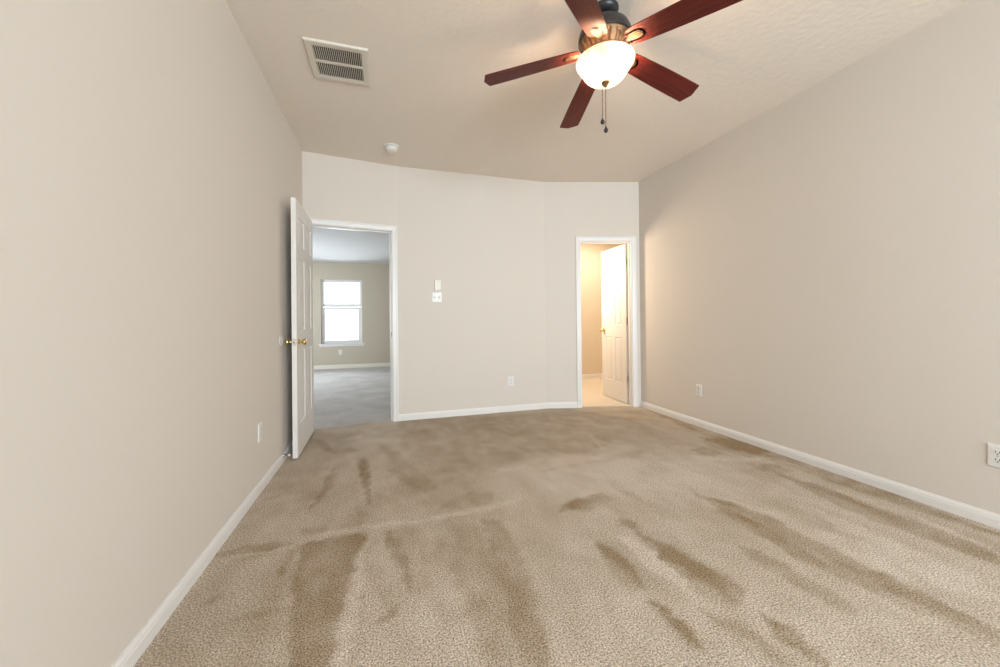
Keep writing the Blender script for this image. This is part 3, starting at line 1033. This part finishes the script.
def make_outlet(label):
    t = thing('wall_outlet', label, 'outlet', group='duplex wall outlets')
    link('cover_plate', plate_bm(0.072, 0.116), M['plastic'], t)
    for s in (-1, 1):
        pts = []
        for k in range(24):
            a = 2 * pi * k / 24
            x, z = 0.0172 * cos(a), max(-0.0135, min(0.0135, 0.0172 * sin(a)))
            pts.append((x, z))
        bm = bmesh.new()
        A = [bm.verts.new((x, -0.0055, z + s * 0.0195)) for x, z in pts]
        B = [bm.verts.new((x, -0.0080, z + s * 0.0195)) for x, z in pts]
        for i in range(24):
            j = (i + 1) % 24
            if (A[i].co - A[j].co).length > 1e-7:
                bm.faces.new((A[i], A[j], B[j], B[i]))
        bm.faces.new(B)
        r = link('receptacle', bm, M['plastic'], t)
        z = s * 0.0195
        link('slot', boxes([(-0.0078, -0.0052, -0.0084, -0.0078, z - 0.002, z + 0.008), (0.0052, 0.0078, -0.0084, -0.0078, z - 0.002, z + 0.007),
                            (-0.0025, 0.0025, -0.0084, -0.0078, z - 0.0105, z - 0.0055)]), M['slot'], r)
    link('screw', lathe(bmesh.new(), [(0, 0), (0.0032, 0), (0.0026, 0.0012), (0, 0.0014)], 14, to_dir((0, -0.006, 0), (0, -1, 0))), M['plastic_grey'], t)
    return t


def dup(root, label):
    r = root.copy()
    COL.objects.link(r)
    r['label'] = label
    for ch in list(root.children):
        c = ch.copy()
        COL.objects.link(c)
        c.parent = r
        for g in list(ch.children):
            d = g.copy()
            COL.objects.link(d)
            d.parent = c
    return r


def place(o, x, y, z, rz):
    o.location = (x, y, z)
    o.rotation_euler = (0, 0, rz)


out0 = make_outlet('white duplex outlet low on the left wall before the open door')
place(out0, XL, 2.736, 0.377, pi / 2)
o = dup(out0, 'small white outlet on the back wall between the two doorways')
q = S2.p(1.253, 0)
place(o, q.x, q.y, 0.354, S2.rz)
o = dup(out0, 'white outlet low on the right wall near the lit doorway')
place(o, XR, 2.998, 0.358, -pi / 2)
o = dup(out0, 'white outlet on the right wall cut off by the picture edge')
place(o, XR, 1.097, 0.364, -pi / 2)
o = dup(out0, 'faint outlet below the window of the room beyond the left doorway')
place(o, -1.045, HY1, 0.37, 0)

# double toggle switch and the small control above it
sw = thing('light_switch', 'white two-gang toggle switch plate on the back wall beside the left doorway', 'light switch')
link('cover_plate', plate_bm(0.106, 0.110), M['plastic'], sw)
for s in (-1, 1):
    link('toggle_slot', boxes([(s * 0.0255 - 0.006, s * 0.0255 + 0.006, -0.0066, -0.0058, -0.013, 0.013)]), M['plastic_grey'], sw)
    link('toggle', boxes([(-0.0042, 0.0042, -0.013, 0.002, -0.005, 0.005)], Matrix.Translation((s * 0.0255, -0.006, 0.003)) @ Matrix.Rotation(-0.5, 4, 'X')), M['plastic'], sw, bevel=0.0015)
q = S2.p(0.397, 0)
place(sw, q.x, q.y, 1.332, S2.rz)
th = thing('wall_control', 'small upright white control mounted above the two-gang switch', 'wall control')
link('body', boxes([(-0.034, 0.034, -0.020, 0.0, -0.056, 0.056)]), M['plastic'], th, bevel=0.004)
link('cover', boxes([(-0.005, 0.030, -0.0235, -0.020, -0.050, 0.050)]), M['hall_trim'], th, bevel=0.0015)
q = S2.p(0.408, 0)
place(th, q.x, q.y, 1.462, S2.rz)

# ------------------------------------------------------------------ bumper disc and spring door stop
bd = link('wall_bumper', lathe(bmesh.new(), [(0, 0), (0.040, 0), (0.041, 0.003), (0.036, 0.0065), (0.028, 0.0065), (0.024, 0.0035), (0, 0.0035)], 36), M['plastic'], smooth=True)
bd.matrix_world = to_dir((XL, 3.235, 0.935), (1, 0, 0))
tag(bd, 'round white knob bumper on the left wall behind the door knob', 'wall bumper')

ds = thing('door_stop', 'metal spring door stop on the left baseboard under the open door', 'door stop', (XL + 0.013, 3.238, 0.052))
link('base', lathe(bmesh.new(), [(0, 0), (0.011, 0), (0.011, 0.003), (0.007, 0.008), (0, 0.008)], 20, to_dir((0, 0, 0), (1, 0, 0))), M['nickel'], ds, smooth=True)
spb = bmesh.new()
prof = [(0, 0.006)]
n = 12
for k in range(n):
    prof += [(0.0042, 0.006 + k * 0.0023), (0.0060, 0.0071 + k * 0.0023)]
prof += [(0.0042, 0.006 + n * 0.0023), (0, 0.006 + n * 0.0023)]
link('spring', lathe(spb, prof, 18, to_dir((0, 0, 0), (1, 0, 0))), M['nickel'], ds, smooth=True)
link('tip', lathe(bmesh.new(), [(0, 0.033), (0.0075, 0.033), (0.008, 0.042), (0.006, 0.047), (0, 0.0475)], 18, to_dir((0, 0, 0), (1, 0, 0))), M['plastic'], ds, smooth=True)['label'] = 'white rubber tip'
